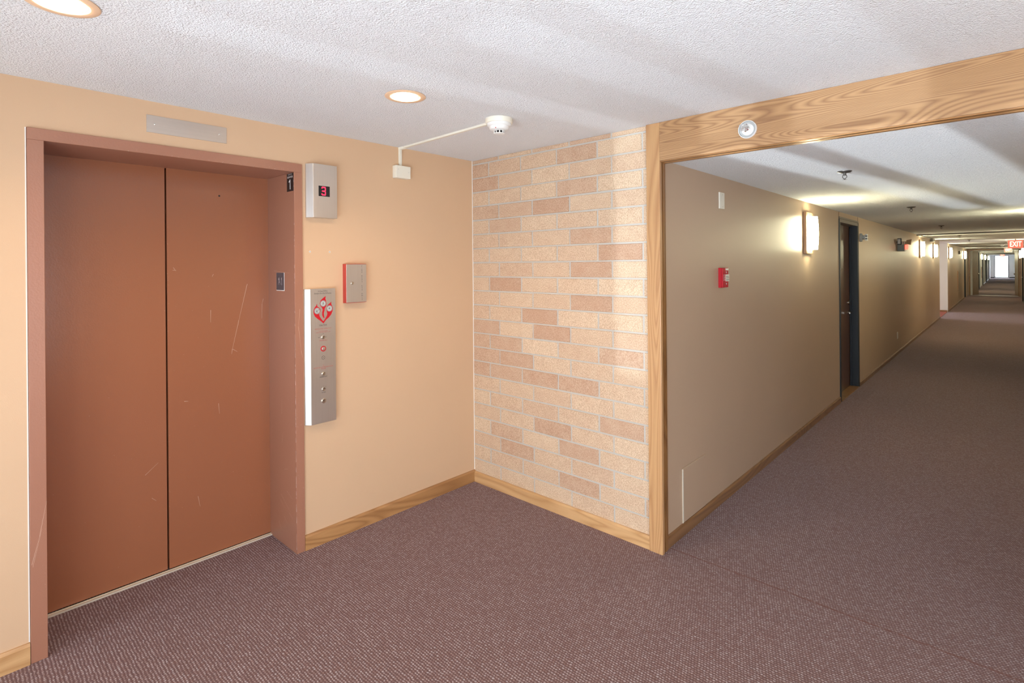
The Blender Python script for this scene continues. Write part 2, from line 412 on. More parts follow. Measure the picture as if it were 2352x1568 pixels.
# oak baseboards
def base_y(name, x, y0, y1, h, t, mat, side=1):
    prof = [(0, 0), (t, 0), (t, h - .012), (t - .005, h - .004), (t - .006, h), (0, h)]
    mb = MB().prism(prof, lambda p, d: (x + side * p[0], d, p[1]), y0, y1)
    return struct(name, mb, mat)
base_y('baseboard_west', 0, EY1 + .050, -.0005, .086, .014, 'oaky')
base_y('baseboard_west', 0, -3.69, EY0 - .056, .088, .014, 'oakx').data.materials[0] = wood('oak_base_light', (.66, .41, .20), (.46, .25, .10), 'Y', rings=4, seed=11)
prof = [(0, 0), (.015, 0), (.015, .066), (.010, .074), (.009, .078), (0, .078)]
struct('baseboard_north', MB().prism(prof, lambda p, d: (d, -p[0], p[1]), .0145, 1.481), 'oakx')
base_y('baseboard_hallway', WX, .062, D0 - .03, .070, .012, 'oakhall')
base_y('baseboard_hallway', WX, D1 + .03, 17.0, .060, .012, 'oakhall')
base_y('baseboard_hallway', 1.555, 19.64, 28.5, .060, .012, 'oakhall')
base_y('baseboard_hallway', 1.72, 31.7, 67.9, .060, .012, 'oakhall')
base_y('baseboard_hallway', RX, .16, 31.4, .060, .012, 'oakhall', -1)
struct('baseboard_end', MB().box(1.72, 2.0, 67.985, 67.999, 0, .09).box(3.08, 3.55, 67.985, 67.999, 0, .09), 'darkmetal')
struct('baseboard_passage', MB().box(.6, 1.54, 19.605, 19.62, 0, .06), 'oakhall')
struct('trim_4', MB().box(-2.6, WX - .01, 17.02, 19.6, .0005, .006), 'redcarpet', label='red-orange carpet of the side passage')

# oak post and beam
w = MB(); w.box(1.482, 1.5655, -.020, .004, .0, H - .001, 0)
struct('trim_1', w, 'oakv', bevel=.002, label='upright oak post board at the end of the brick wall')
w = MB()
for i, (a, b2, x) in enumerate([(.004, .018, 1.560), (.018, .026, 1.555), (.026, .042, 1.562), (.042, .050, 1.556), (.050, .060, 1.560)]):
    w.box(1.50, x, a, b2, 0, 2.216, 0)
struct('trim_2', w, 'oakedge', label='brown oak edge strips on the hallway side of the post')
w = MB()
w.box(1.5660, 5.5, -.020, 0.0, 2.222, H - .001, 0)          # face board
struct('trim_3', w, 'oak', label='long horizontal oak beam across the hallway opening')
w = MB()
w.box(1.5660, 5.5, -.016, .000, 2.2165, 2.2215)
w.box(1.5605, 5.5, .000, .018, 2.2165, 2.235); w.box(1.5605, 5.5, .018, .026, 2.2215, 2.235)
w.box(1.5605, 5.5, .026, .054, 2.2150, 2.2395)
me = struct('trim_5', w, 'oakedge', label='brown layered underside of the oak beam')
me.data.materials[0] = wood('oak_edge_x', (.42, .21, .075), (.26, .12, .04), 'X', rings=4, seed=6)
struct('trim_6', MB().box(.0005, .004, -.004, .0005, .088, H - .001), 'caulk', label='white caulk line in the corner beside the brick')
struct('trim_7', MB().box(.0002, .003, EY0 - .0595, EY0 - .0555, .09, EZ + .05), 'caulk', label='white caulk line left of the elevator frame')

# ------------------------------------------------------------------ elevator entrance
el = thing('elevator_entrance', 'brown painted elevator entrance with two closed sliding doors', 'elevator', (0, (EY0 + EY1) / 2, 0))
fx = .012
on_x = lambda X: (lambda p, d: (X + d, p[0], p[1]))
def speck(mb, n, ya, yb, za, zb, fn, mi, s=.0016):
    for _ in range(n):
        y, z = random.uniform(ya, yb), random.uniform(za, zb); a = random.uniform(0, PI); L = random.uniform(.3, 1) * s
        mb.strip([(y, z), (y + L * math.cos(a), z + L * math.sin(a))], s * random.uniform(.4, .9), fn, .0003, mi)
j = MB(); j.box(DX - .02, fx, EY0 - .054, EY0, 0, EZ)
f = on_x(fx)
j.strip([(-2.530, .41), (-2.505, .52), (-2.482, .66)], .0012, f, .0003, 1); j.strip([(-2.527, .40), (-2.497, .55)], .0008, f, .0003, 1)
speck(j, 26, EY0 - .012, EY0 - .001, .02, 1.3, f, 1); speck(j, 10, EY0 - .05, EY0 - .005, .05, 2.1, f, 1, .0014)
j.build('side_jamb', ['frame', 'chip'], el, bevel=.0015)
j = MB(); j.box(DX - .02, fx, EY1, EY1 + .049, 0, EZ); f = on_x(fx)
ret = lambda p, d: (p[0], EY1 - d, p[1])
for _ in range(46):
    z = random.uniform(.02, 1.25); j.strip([(fx - .001, z), (fx - .001 - random.uniform(.0006, .003), z + random.uniform(.004, .05))], .0022, ret, .0004, 1)
for _ in range(16):
    z = random.uniform(1.25, 2.15); j.strip([(fx - .001, z), (fx - .002, z + random.uniform(.003, .015))], .0018, ret, .0004, 1)
for x, z, dx, dz in [(-.19, .29, .12, -.07), (-.20, .255, .06, -.035), (-.15, .17, .04, -.03), (-.11, .33, .07, -.03), (-.26, 1.62, .2, -.012), (-.14, .45, .05, .012), (-.17, .6, .01, .06), (-.08, .21, .05, -.025), (-.22, .12, .03, -.04), (-.17, .77, .002, .09)]:
    j.strip([(x, z), (x + dx, z + dz)], .0011, ret, .0004, 2)
speck(j, 24, -.3, -.02, .03, 2.0, ret, 1, .0016)
j.strip([(-1.372, 1.40), (-1.380, 1.30), (-1.366, 1.16), (-1.358, 1.12)], .0014, f, .0004, 2)
speck(j, 14, EY1 + .004, EY1 + .045, .02, 1.6, f, 1, .0018)
j.build('side_jamb', ['frame', 'chipw', 'chip'], el, bevel=.0015)
j = MB(); j.box(DX - .02, fx, EY0 - .054, EY1 + .049, EZ, EZ + .050)
speck(j, 30, -2.2, -1.4, EZ - .0, EZ + .012, f, 1, .0018)
j.build('head_jamb', ['frame', 'chipw'], el, bevel=.0015)
f = on_x(DX)
GY = -1.946
j = MB(); j.box(DX - .032, DX, EY0 - .03, GY - .004, .012, EZ + .02)
j.strip([(-2.05, .55), (-1.99, .60)], .0010, f, .0004, 1); j.strip([(-2.02, .42), (-2.00, .40)], .0010, f, .0004, 1)
speck(j, 16, -2.45, -1.97, .1, 1.3, f, 1, .0020); speck(j, 22, GY - .012, GY - .006, .1, 2.0, f, 1, .0016)
j.build('door_panel', ['elev', 'chip'], el)
j = MB(); j.box(DX - .030, DX + .002, GY + .004, EY1 + .03, .012, EZ + .02)
f2 = on_x(DX + .002)
j.strip([(-1.526, 1.543), (-1.575, 1.33), (-1.612, 1.165), (-1.617, 1.135)], .0016, f2, .0004, 1)
j.strip([(-1.610, 1.163), (-1.585, 1.145)], .0013, f2, .0004, 1); j.strip([(-1.727, 1.40), (-1.728, 1.33)], .0015, f2, .0004, 1)
j.strip([(-1.432, 1.45), (-1.440, 1.42), (-1.442, 1.33)], .0012, f2, .0004, 1); j.strip([(-1.712, 1.605), (-1.718, 1.59)], .0014, f2, .0004, 1)
j.strip([(-1.912, 1.645), (-1.900, 1.625)], .0012, f2, .0004, 1); j.strip([(-1.915, 1.63), (-1.898, 1.63)], .001, f2, .0004, 1)
j.strip([(-1.865, .905), (-1.845, .902)], .0018, f2, .0004, 1); j.strip([(-1.69, .86), (-1.685, .80)], .0012, f2, .0004, 1)
j.strip([(-1.80, .36), (-1.79, .30)], .0012, f2, .0004, 1)
speck(j, 26, -1.93, -1.42, .06, 1.6, f2, 1, .0020); speck(j, 40, GY + .005, GY + .010, .1, 1.9, f2, 1, .0020)
j.build('door_panel', ['elev', 'chip'], el)
MB().cyl((DX + .0022, -1.677, 2.057), (1, 0, 0), .0052, .0008, 0, 16).build('keyhole', 'dark', el)
MB().box(-.46, -.40, EY0 - .03, EY1 + .03, .002, EZ + .03).build('shaft_darkness', 'dark', el)['label'] = 'black slab painting the shaft shade behind the closed doors'  # black colour put in for the shade inside the shaft
s = MB(); s.box(DX + .003, DX + .028, EY0 + .001, EY1 - .001, .001, .009); s.box(DX + .010, DX + .013, EY0 + .001, EY1 - .001, .009, .011)
s.build('door_sill', 'sill', el)

# jamb signs
t = thing('floor_sign', 'small grey raised-letter sign reading A1 with a star, on the elevator side jamb', 'sign', (-.174, EY1, 1.506))
MB().box(-.228, -.1205, EY1 - .0012, EY1 - .0002, 1.5015, 1.6095).build('backing', 'chipw', t)
MB().box(-.224, -.124, EY1 - .003, EY1 - .0003, 1.506, 1.609).build('plate', 'greyplate', t, bevel=.001)
tm = MB(); text_mb(tm, 'A', .062, (-.183, EY1 - .003, 1.557), XR, ZU, .0006, 0, sx=.75)
one = [(-.006, -.5), (.075, -.5), (.075, .5), (.0, .5), (-.03, .42), (-.16, .30), (-.16, .20), (-.006, .29)]
tm.prism([(p[0] * .046, p[1] * .046) for p in one], lambda p, d: (-.150 + p[0], EY1 - .003 - d, 1.559 + p[1]), .0002, .0010)
star = [(.011 * (1 if i % 2 == 0 else .42) * math.sin(i * PI / 5), .009 * (1 if i % 2 == 0 else .42) * math.cos(i * PI / 5)) for i in range(10)]
tm.prism(star, lambda p, d: (-.189 + p[0], EY1 - .003 - d, 1.571 + p[1]), .0002, .0014)
tm.build('raised_lettering', 'greytext', t)
t = thing('elevator_number_sign', 'black sign reading ELEVATOR 1 at the top of the elevator side jamb', 'sign', (-.025, EY1, 2.079))
MB().box(-.075, .006, EY1 - .0016, EY1 - .0003, 2.079, 2.182).build('plate', 'black', t)
tm = MB(); text_mb(tm, 'ELEVATOR', .0145, (-.034, EY1 - .0016, 2.1605), XR, ZU, .0005, 0, bold=.0002)
tm.prism([(p[0] * .064, p[1] * .056) for p in one], lambda p, d: (-.036 + p[0] * 1.3, EY1 - .0016 - d, 2.119 + p[1]), .0002, .0006); text_mb(tm, 'ELEVATOR', .0100, (-.034, EY1 - .0016, 2.1755), XR, ZU, .0005, 0)
tm.build('lettering', 'signtext', t)

# blank steel plate above the doors
t = thing('blank_steel_plate', 'long blank steel plate with two screws above the elevator', 'wall plate', (0, -1.932, 2.29))
MB().box(.0003, .003, -2.110, -1.754, 2.291, 2.374).build('plate', 'steelx', t, bevel=.0006)
for y in (-2.076, -1.790): MB().lathe([(.0042, 0), (.0038, .0015), (.0015, .0022)], (.003, y, 2.332), (1, 0, 0), 0, 14).build('screw', 'chrome', t)

# position indicator
t = thing('elevator_position_indicator', 'steel elevator indicator box with red digit 3 beside the door frame', 'indicator', (0, -1.236, 1.93))
MB().prism([(.0003, -1.3290), (.012, -1.3290), (.050, -1.3040), (.050, -1.153), (.0003, -1.153)], lambda p, d: (p[0], p[1], d), 1.930, 2.244).build('housing', 'steel', t, bevel=.0015)
MB().box(.050, .0508, -1.271, -1.201, 2.056, 2.117).build('display_window', 'black', t)
tm = MB()
def seg(y0, y1, z0, z1): tm.box(.0508, .0512, y0, y1, z0, z1)
cy, cz = -1.239, 2.087
for dz in (-.022, 0, .022): seg(cy - .011, cy + .011, cz + dz - .0035, cz + dz + .0035)
seg(cy + .007, cy + .013, cz - .021, cz - .003); seg(cy + .007, cy + .013, cz + .003, cz + .021)
seg(cy - .014, cy - .009, cz + .014, cz + .022); seg(cy - .014, cy - .009, cz - .022, cz - .014)
tm.build('digit', 'led', t)

# two screw anchors
for k, y in enumerate((-1.302, -1.178)):
    a = MB(); a.lathe([(.0058, 0), (.0050, .0016), (.0026, .0016), (.0022, .0004)], (.0003, y, 1.7315), (1, 0, 0), 0, 14, cap=False)
    a.cyl((.0004, y, 1.7315), (1, 0, 0), .0024, .0002, 1, 12)
    o = a.build('screw_anchor', ['white', 'dark'], origin=(0, y, 1.7315))
    tag(o, ('left' if k == 0 else 'right') + ' one of two empty white screw anchors between indicator and call panel', 'screw anchor', 'screw anchors in the elevator wall')

# fire department key box
t = thing('key_box', 'red box with steel door marked FIRE DEPT USE ONLY, right of the call panel', 'key box', (0, -1.02, 1.42))
MB().box(.0003, .036, -1.0925, -.9500, 1.4185, 1.6585).build('case', 'redpaint', t, bevel=.001)
MB().box(.0362, .040, -1.0905, -.9525, 1.4215, 1.6560).build('door', 'steel', t, bevel=.0006)
lk = MB(); lk.lathe([(.0085, 0), (.0085, .006), (.0068, .008), (.0045, .008), (.004, .006)], (.040, -1.052, 1.540), (1, 0, 0), 0, 20); lk.build('lock', 'nickel', t)
tm = MB()
for i, ch in enumerate('FIRE DEPT USE ONLY'):
    if ch != ' ': text_mb(tm, ch, .0115, (.040, -.984, 1.6435 - i * .01225), YR, ZU, .0005, 0)
tm.build('lettering', 'ink', t)

# call panel
PXX = .032
t = thing('elevator_call_panel', 'tall steel elevator call panel with red flame pictogram, buttons and key switches', 'call panel', (0, -1.243, .72))
MB().prism([(.0003, -1.3420), (.004, -1.3420), (PXX, -1.3175), (PXX, -1.160), (.0003, -1.160)], lambda p, d: (p[0], p[1], d), .722, 1.513).build('housing', 'steel', t, bevel=.0012)
fy = lambda x: -1.299 + (x - 345) * .000313
fz = lambda y, x=540: 1.477 - (y - 320) * .000296
zp = lambda pts: [(fy(x), fz(y)) for x, y in pts]
onp = lambda p, d: (PXX + d, p[0], p[1])
fl = MB()
V = [(408, 490), (398, 528), (370, 560), (350, 600), (343, 640), (348, 690), (370, 740), (420, 790), (480, 835), (540, 893), (590, 825), (650, 780), (700, 720), (725, 660),
     (735, 600), (720, 550), (698, 515), (705, 460), (688, 482), (650, 510), (615, 550), (600, 600), (605, 640), (620, 700), (610, 740), (585, 785), (545, 845), (528, 842),
     (490, 790), (462, 740), (455, 700), (478, 655), (482, 605), (455, 570), (420, 545)]
fl.prism(zp(V), onp, .0002, .0006)
Cn = [(590, 345), (535, 385), (487, 430), (466, 490), (480, 540), (515, 580), (527, 620), (515, 670), (515, 730), (540, 785), (560, 780), (552, 740), (548, 690), (560, 640), (570, 590), (595, 550), (603, 500), (595, 440), (582, 400)]
fl.prism(zp(Cn), onp, .0002, .0006)
pc = fl.build('flame_pictogram', 'redink', t)
dk = MB()
for cx, cyy in ((415, 635), (535, 495), (663, 600)):
    dk.cyl((PXX + .0006, fy(cx), fz(cyy)), (1, 0, 0), .0185, .0003, 0, 24); dk.lathe([(.0172, 0), (.0172, .0003), (.0155, .0003), (.0155, 0)], (PXX + .0009, fy(cx), fz(cyy)), (1, 0, 0), 1, 24, cap=False)
def stick(mb, cx, cyy, segs, mi):
    for (x0, y0, x1, y1, wd) in segs:
        mb.strip([(fy(cx + x0), fz(cyy + y0)), (fy(cx + x1), fz(cyy + y1))], wd, onp, .0012, mi)
stick(dk, 535, 495, [(0, -36, 2, -26, .004), (0, -22, 0, 5, .004), (0, 5, 20, 15, .003), (0, 5, -18, 36, .003), (-2, -15, 20, -4, .0022), (-2, -15, -20, -2, .0022)], 1)
stick(dk, 415, 635, [(38, -28, 20, -8, .004), (-30, -18, 15, -22, .0025), (-25, 20, 10, 0, .003), (0, -20, -5, 28, .0022), (-30, 0, 20, 20, .0022), (-10, 30, 25, 30, .002)], 1)
stick(dk, 663, 600, [(0, -30, 0, 30, .0015), (-28, 0, 28, 0, .0015), (-20, -22, 20, 22, .0015), (-22, 20, 20, -22, .0015), (-8, 0, 8, 0, .005)], 1)
dk.build('symbol_disc', ['disc', 'ink'], pc)
tk = MB(); R_, U_ = YR, ZU
def pt(txt, size, y, z, mi=0, sx=.82, **k): text_mb(tk, txt, size, (PXX, y, z), R_, U_, .0005, mi, sx=sx, **k)
yc = -1.2405
pt('In Case Of Fire', .0115, yc, 1.4985); pt('Elevators Are Out Of Service', .0115, yc, 1.4855, sx=.78)
pt('Use Exit', .0150, yc, 1.2985, sx=.95)
pt("FIREFIGHTERS' OPERATION", .0090, yc, 1.2770, 1, sx=.95); pt('TO RECALL ELEVATORS', .0062, yc, 1.2630, 1); pt('INSERT KEY AND TURN TO ON', .0064, yc, 1.2560, 1, sx=1)
pt('OFF', .0055, yc, 1.2475); pt('RESET', .0060, yc - .026, 1.2270); pt('ON', .0060, yc + .017, 1.2270)
pt('FIRE RECALL', .0098, yc, 1.2080, 1, sx=.9)
pt('ELEVATOR COMMUNICATION', .0098, yc, 1.0500, 1, sx=.9); pt('FAILURE', .0090, yc, 1.0415, 1, sx=.9)
pt('BUZZER RESET', .0088, yc, .9930); pt('UP', .0050, yc - .013, .9340); pt('OFF', .0050, yc, .9370); pt('DN', .0050, yc + .013, .9340); pt('ACCESS', .0088, yc, .9010)
tk.build('lettering', ['ink', 'pinkink'], t)
def keysw(z, r=.0105):
    k = MB(); k.lathe([(r, 0), (r, .005), (r * .82, .007), (r * .6, .007), (r * .55, .0055), (.0, .0055)], (PXX, yc, z), (1, 0, 0), 0, 22)
    k.box(PXX + .0056, PXX + .0060, yc - .0008, yc + .0008, z - .003, z + .003, 1)
    k.build('key_switch', ['nickel', 'dark'], t)
keysw(1.2270); keysw(1.0120); keysw(.9210); 
bt = MB(); bt.lathe([(.0165, 0), (.0165, .003), (.014, .0035), (.0115, .0035)], (PXX, yc, 1.159), (1, 0, 0), 0, 28, cap=False)
bt.lathe([(.0113, .0005), (.0113, .004), (.0095, .005), (0, .005)], (PXX, yc, 1.159), (1, 0, 0), 1, 28)
text_mb(bt, '3', .011, (PXX + .005, yc, 1.159), YR, ZU, .0004, 0); bt.build('call_button', ['redink', 'steelx'], t)['label'] = 'round call button with red ring'
sg = MB()
for k in range(8): a = k * PI / 4; sg.cyl((PXX, yc + .0098 * math.cos(a), 1.106 + .0098 * math.sin(a)), (1, 0, 0), .0020, .0005, 0, 10)
sg.cyl((PXX, yc, 1.106), (1, 0, 0), .0020, .0005, 0, 10); sg.build('speaker_grille', 'dark', t)
MB().cyl((PXX, yc, 1.0605), (1, 0, 0), .0020, .001, 0, 12).build('indicator_lamp', 'pinkink', t)
k = MB(); k.lathe([(.0140, 0), (.0140, .004), (.0115, .006), (.010, .006), (.0095, .0045), (.005, .0045), (.0045, .003), (0, .003)], (PXX, yc, .8520), (1, 0, 0), 0, 28)
k.cyl((PXX + .0045, yc, .852), (1, 0, 0), .0022, .0003, 1, 10); k.build('lower_button', ['nickel', 'dark'], t)

# junction box, raceway, smoke detector
t = thing('junction_box', 'ivory surface box on the wall below the ceiling, fed by a raceway', 'electrical box', (0, -.667, 2.23))
MB().box(.0003, .042, -.7235, -.6055, 2.229, 2.3115).build('box', 'ivory', t, bevel=.003)
for y, z in ((-.705, 2.286), (-.622, 2.272)): MB().lathe([(.0022, 0), (.0018, .0008)], (.042, y, z), (1, 0, 0), 0, 10).build('screw', 'grey', t)
r = MB(); r.box(.0003, .014, -.676, -.656, 2.3118, 2.424)
r.box(.0003, .060, -.677, -.655, 2.424, 2.4397); r.hexa([(.060, -.675, 2.4397), (.060, -.657, 2.4397), (.060, -.657, 2.427), (.060, -.675, 2.427)],
       [(.895, -.701, 2.4397), (.895, -.683, 2.4397), (.895, -.683, 2.427), (.895, -.701, 2.427)])
tag(r.build('cable_raceway', 'ivory', origin=(0, -.667, 2.44), bevel=.0015), 'thin ivory cable raceway running from the wall box to the smoke detector', 'raceway')
SX, SY = .969, -.700
t = thing('smoke_detector', 'white round smoke detector hanging from the lobby ceiling', 'smoke detector', (SX, SY, H))
k = MB(); k.lathe([(.075, .0005), (.075, .020), (.072, .026)], (SX, SY, H), (0, 0, -1)); k.build('base', 'ivory', t)
k = MB(); k.lathe([(.066, .026), (.066, .036), (.062, .041), (.055, .043), (.053, .055), (.047, .061), (.026, .066)], (SX, SY, H), (0, 0, -1)); bd = k.build('body', 'white', t)
k = MB(); k.lathe([(.024, .066), (.024, .078)], (SX, SY, H), (0, 0, -1), 0, 24)
for q in range(9):
    a = q * 2 * PI / 9; c_, s_ = math.cos(a), math.sin(a)
    k.tube([(SX + .0275 * c_, SY + .0275 * s_, H - .064), (SX + .0275 * c_, SY + .0275 * s_, H - .079)], .0028, 1, 6)
k.lathe([(.030, .078), (.030, .081), (.024, .083), (0, .083)], (SX, SY, H), (0, 0, -1), 1, 24); k.build('sensing_chamber', ['dark', 'white'], t)
MB().lathe([(.003, 0), (.002, .002), (0, .0025)], (SX + .02, SY - .047, H - .0585), (.3, -.6, -.5), 0, 10).build('indicator_lamp', 'redink', t)

# recessed downlights
def downlight(x, y, label):
    t = thing('recessed_downlight', label, 'ceiling light', (x, y, H), 'recessed downlights in the lobby ceiling')
    k = MB(); k.lathe([(.094, .0005), (.095, .003), (.090, .006), (.070, .005), (.066, .0008), (.058, -.0)], (x, y, H), (0, 0, -1), 0, 48, cap=False); k.build('trim_ring', 'trimring', t)
    k = MB(); k.lathe([(.057, .0006), (.054, .005), (.042, .013), (.022, .018), (0, .0195)], (x, y, H), (0, 0, -1), 0, 32); k.build('bulb', 'bulb', t)
downlight(.929, -1.290, 'smaller round lit downlight nearer the smoke detector')
downlight(.926, -2.535, 'round lit downlight cut by the top left edge of the photo')

# sprinklers
def sprinkler_ceiling(x, y, label, first=[None]):
    if first[0] is None:
        t = thing('ceiling_sprinkler', label, 'sprinkler', (x, y, HC), 'pendant sprinklers along the hallway ceiling')
        k = MB(); k.lathe([(.042, .0005), (.041, .004), (.030, .010), (.014, .012)], (x, y, HC), (0, 0, -1), 0, 28); k.build('escutcheon', 'darknickel', t)
        k = MB(); k.cyl((x, y, HC - .012), (0, 0, -1), .009, .016, 0, 14)
        k.tube([(x + .010, y, HC - .026), (x + .013, y, HC - .040), (x, y, HC - .052)], .0022); k.tube([(x - .010, y, HC - .026), (x - .013, y, HC - .040), (x, y, HC - .052)], .0022)
        k.build('frame', 'darknickel', t)
        k = MB()
        k.cyl((x, y, HC - .052), (0, 0, -1), .006, .003, 0, 16)
        for q in range(12):
            a = q * PI / 6; k.strip([(x + .004 * math.cos(a), y + .004 * math.sin(a)), (x + .016 * math.cos(a), y + .016 * math.sin(a))], .005, lambda p, d: (p[0], p[1], HC - .055 + d), 0)
        k.build('deflector', 'darknickel', t); first[0] = t; return t
    t = copy_tree(first[0]); t.location = (x, y, HC); t['label'] = label; return t
for (x, y, lb) in [(2.219, 1.261, 'nearest hallway ceiling sprinkler, just beyond the oak beam'), (2.233, 4.424, 'second hallway ceiling sprinkler, level with the near wall door'),
                   (2.193, 8.56, 'third hallway ceiling sprinkler, before the dark ceiling pipe'), (2.197, 13.04, 'fourth hallway ceiling sprinkler, just past the dark ceiling pipe'),
                   (2.219, 16.6, 'fifth hallway ceiling sprinkler, before the side passage')]: sprinkler_ceiling(x, y, lb)
BX, BZ = 2.048, 2.312
t = thing('sidewall_sprinkler', 'chrome sidewall sprinkler in a round white cup on the oak beam', 'sprinkler', (BX, -.020, BZ))
k = MB(); k.lathe([(.0445, .0003), (.0455, .003), (.044, .012), (.0415, .012)], (BX, -.020, BZ), (0, -1, 0), 0, 40, cap=False)
k.lathe([(.0415, .0119), (.0395, .003), (.030, .0020), (.028, .0016)], (BX, -.020, BZ), (0, -1, 0), 1, 40, cap=False)
k.build('escutcheon', ['white', 'grey'], t)
k = MB(); k.lathe([(.029, .0006), (.029, .0045), (.020, .006), (.012, .0062)], (BX, -.020, BZ), (0, -1, 0), 0, 32); k.build('inner_cup', 'white', t)
k = MB(); k.cyl((BX, -.026, BZ), (0, -1, 0), .0115, .016, 0, 16); k.lathe([(.016, .010), (.016, .016), (.012, .018)], (BX, -.020, BZ), (0, -1, 0), 0, 6)
k.tube([(BX - .012, -.040, BZ), (BX - .014, -.060, BZ), (BX, -.074, BZ)], .0026); k.tube([(BX + .012, -.040, BZ), (BX + .014, -.060, BZ), (BX, -.074, BZ)], .0026)
k.build('frame', 'chrome', t)
MB().tube([(BX, -.042, BZ), (BX, -.066, BZ)], .003).build('glass_bulb', 'redplastic', t)
k = MB(); k.cyl((BX, -.074, BZ), (0, -1, 0), .007, .003, 0, 14); k.box(BX - .018, BX + .018, -.094, -.072, BZ + .011, BZ + .0125)
for q in range(-3, 4): k.box(BX + q * .005 - .0015, BX + q * .005 + .0015, -.0765, -.0752, BZ - .016, BZ + .012)
k.build('deflector', 'chrome', t)

# ------------------------------------------------------------------ hallway, left wall
t = thing('blank_switch_plate', 'pale blank cover plate high on the hallway wall above the fire alarm', 'wall plate', (WX, .906, 2.02))
MB().box(WX + .0003, WX + .010, .865, .948, 2.020, 2.133).build('plate', 'ivory', t, bevel=.002)
for z in (2.035, 2.118): MB().lathe([(.003, 0), (.002, .001)], (WX + .010, .915, z), (1, 0, 0), 0, 10).build('screw', 'nickel', t)
t = thing('fire_alarm_pull_station', 'red fire alarm pull station on the hallway wall', 'fire alarm', (WX, .925, 1.47))
MB().box(WX + .0003, WX + .020, .850, .978, 1.476, 1.612).build('backbox', 'redplastic', t, bevel=.002)
MB().box(WX + .0202, WX + .032, .850, .900, 1.478, 1.610).build('cover', 'redplastic', t, bevel=.003)
q = MB(); q.box(WX + .0202, WX + .029, .9015, .905, 1.478, 1.610); q.build('cover_edge', 'signtext', t)
q = MB(); q.box(WX + .0202, WX + .030, .910, .972, 1.518, 1.566); q.build('pull_handle', 'ivory', t, bevel=.002)
MB().box(WX + .0202, WX + .023, .910, .974, 1.594, 1.608).build('glass_rod_slot', 'ivory', t)
q = MB(); text_mb(q, 'FIRE', .024, (WX + .032, .881, 1.545), (0, 0, -1), YR, .0006, 0, sx=1.0); text_mb(q, 'ALARM', .014, (WX + .032, .862, 1.545), (0, 0, -1), YR, .0006, 0)
text_mb(q, 'PULL', .021, (WX + .030, .941, 1.548), YR, ZU, .0006, 1, sx=1.1); text_mb(q, 'DOWN', .016, (WX + .030, .941, 1.529), YR, ZU, .0006, 1)
q.build('lettering', ['signtext', 'ink'], t)
for z in (1.500, 1.580):
    q = MB(); q.prism([(-.008, .006), (.008, .006), (0, -.008)], lambda p, d: (WX + .0202 + d, .941 + p[0], z + p[1]), 0, .0008, 0); q.build('arrow_mark', 'signtext', t)
t = thing('access_panel', 'beige painted access panel low on the hallway wall', 'access panel', (WX, .435, .07))
MB().box(WX + .0003, WX + .0055, .266, .607, .073, .402).build('cover', 'hall', t, bevel=.0015)
MB().box(WX + .0056, WX + .008, .2665, .2755, .075, .398).build('edge_strip', 'ivory', t)['label'] = 'pale exposed left edge'
q = MB()
for y in (.30, .59):
    for z in (.09, .385): q.lathe([(.003, 0), (.002, .001)], (WX + .0055, y, z), (1, 0, 0), 0, 10)
q.build('screws', 'hall', t)['kind'] = 'stuff'

# sconces
def sconce_at(x, y, side, label, protos={}):
    if side not in protos:
        s_ = side
        t = thing('wall_sconce', label, 'wall light', (x, y, 1.93), 'opal glass sconces along the hallway')
        X = lambda d: x + s_ * d
        q = MB(); q.box(min(X(.0003), X(.028)), max(X(.0003), X(.028)), y - .125, y + .125, 1.730, 2.138); q.build('backplate', 'sconce_metal', t, bevel=.003)
        q = MB(); n = 14; nz = 10; rows = []
        for kz in range(nz + 1):
            tz = kz / nz * 2 - 1; sw = 1 - .03 * tz * tz; so = 1 - .13 * tz * tz
            rows.append([(X(.030 + (.072 * so * math.sin(PI * i / n) ** .75 if 0 < i < n else 0)), y - .088 * sw * math.cos(PI * i / n), 1.932 + .160 * tz) for i in range(n + 1)])
        vs_ = [p for r_ in rows for p in r_]; fs_ = [(a_ * (n + 1) + i, a_ * (n + 1) + i + 1, (a_ + 1) * (n + 1) + i + 1, (a_ + 1) * (n + 1) + i) for a_ in range(nz) for i in range(n)]
        q._add(vs_, fs_, 0, True); q.f += [list(range(n + 1)), [nz * (n + 1) + i for i in range(n + 1)]]; q.m += [0, 0]; q.sm += [False, False]
        q.build('glass_shade', 'glass_shade', t)
        for z in (1.765, 2.0925):
            q = MB(); q.box(min(X(.028), X(.062)), max(X(.028), X(.062)), y - .012, y + .012, z, z + .0065); q.build('bracket', 'brass', t)
        protos[side] = t; return t
    t = copy_tree(protos[side]); t.location = (x, y, 1.93); t['label'] = label; return t
SC = [(WX, 3.06, 'first hallway sconce, largest, left of the dark apartment door'), (WX, 12.25, 'sconce just past the emergency light on the left wall'), (WX, 15.2, 'sconce on the left wall before the white side passage corner'),
      (1.555, 20.1, 'sconce on the left wall just past the white side passage corner'), (1.555, 28.25, 'orange-looking sconce on the left wall before the fire doors'),
      (1.72, 35.5, 'first left sconce beyond the fire doors, seen narrow'), (1.72, 42.5, 'second left sconce beyond the fire doors'), (1.72, 49.5, 'third left sconce beyond the fire doors'), (1.72, 58.5, 'last left sconce before the far end window')]
for x, y, lb in SC: sconce_at(x, y, 1, lb)
for x, y, lb in [(RX, 6.0, 'unseen right wall sconce nearest the oak beam, added to light the left wall'), (RX, 12.0, 'unseen right wall sconce opposite the emergency light, added to light the left wall'), (RX, 17.6, 'unseen right wall sconce opposite the side passage, added to light the left wall'), (RX, 23.5, 'big bright sconce on the right wall at the photo edge'), (RX, 29.0, 'right wall sconce beside the fire door opening'), (3.55, 37.0, 'nearer right wall sconce beyond the fire doors'), (3.55, 45.0, 'farther right wall sconce beyond the fire doors')]: sconce_at(x, y, -1, lb)  # the nearer ones are unseen sconces added to brighten the left wall

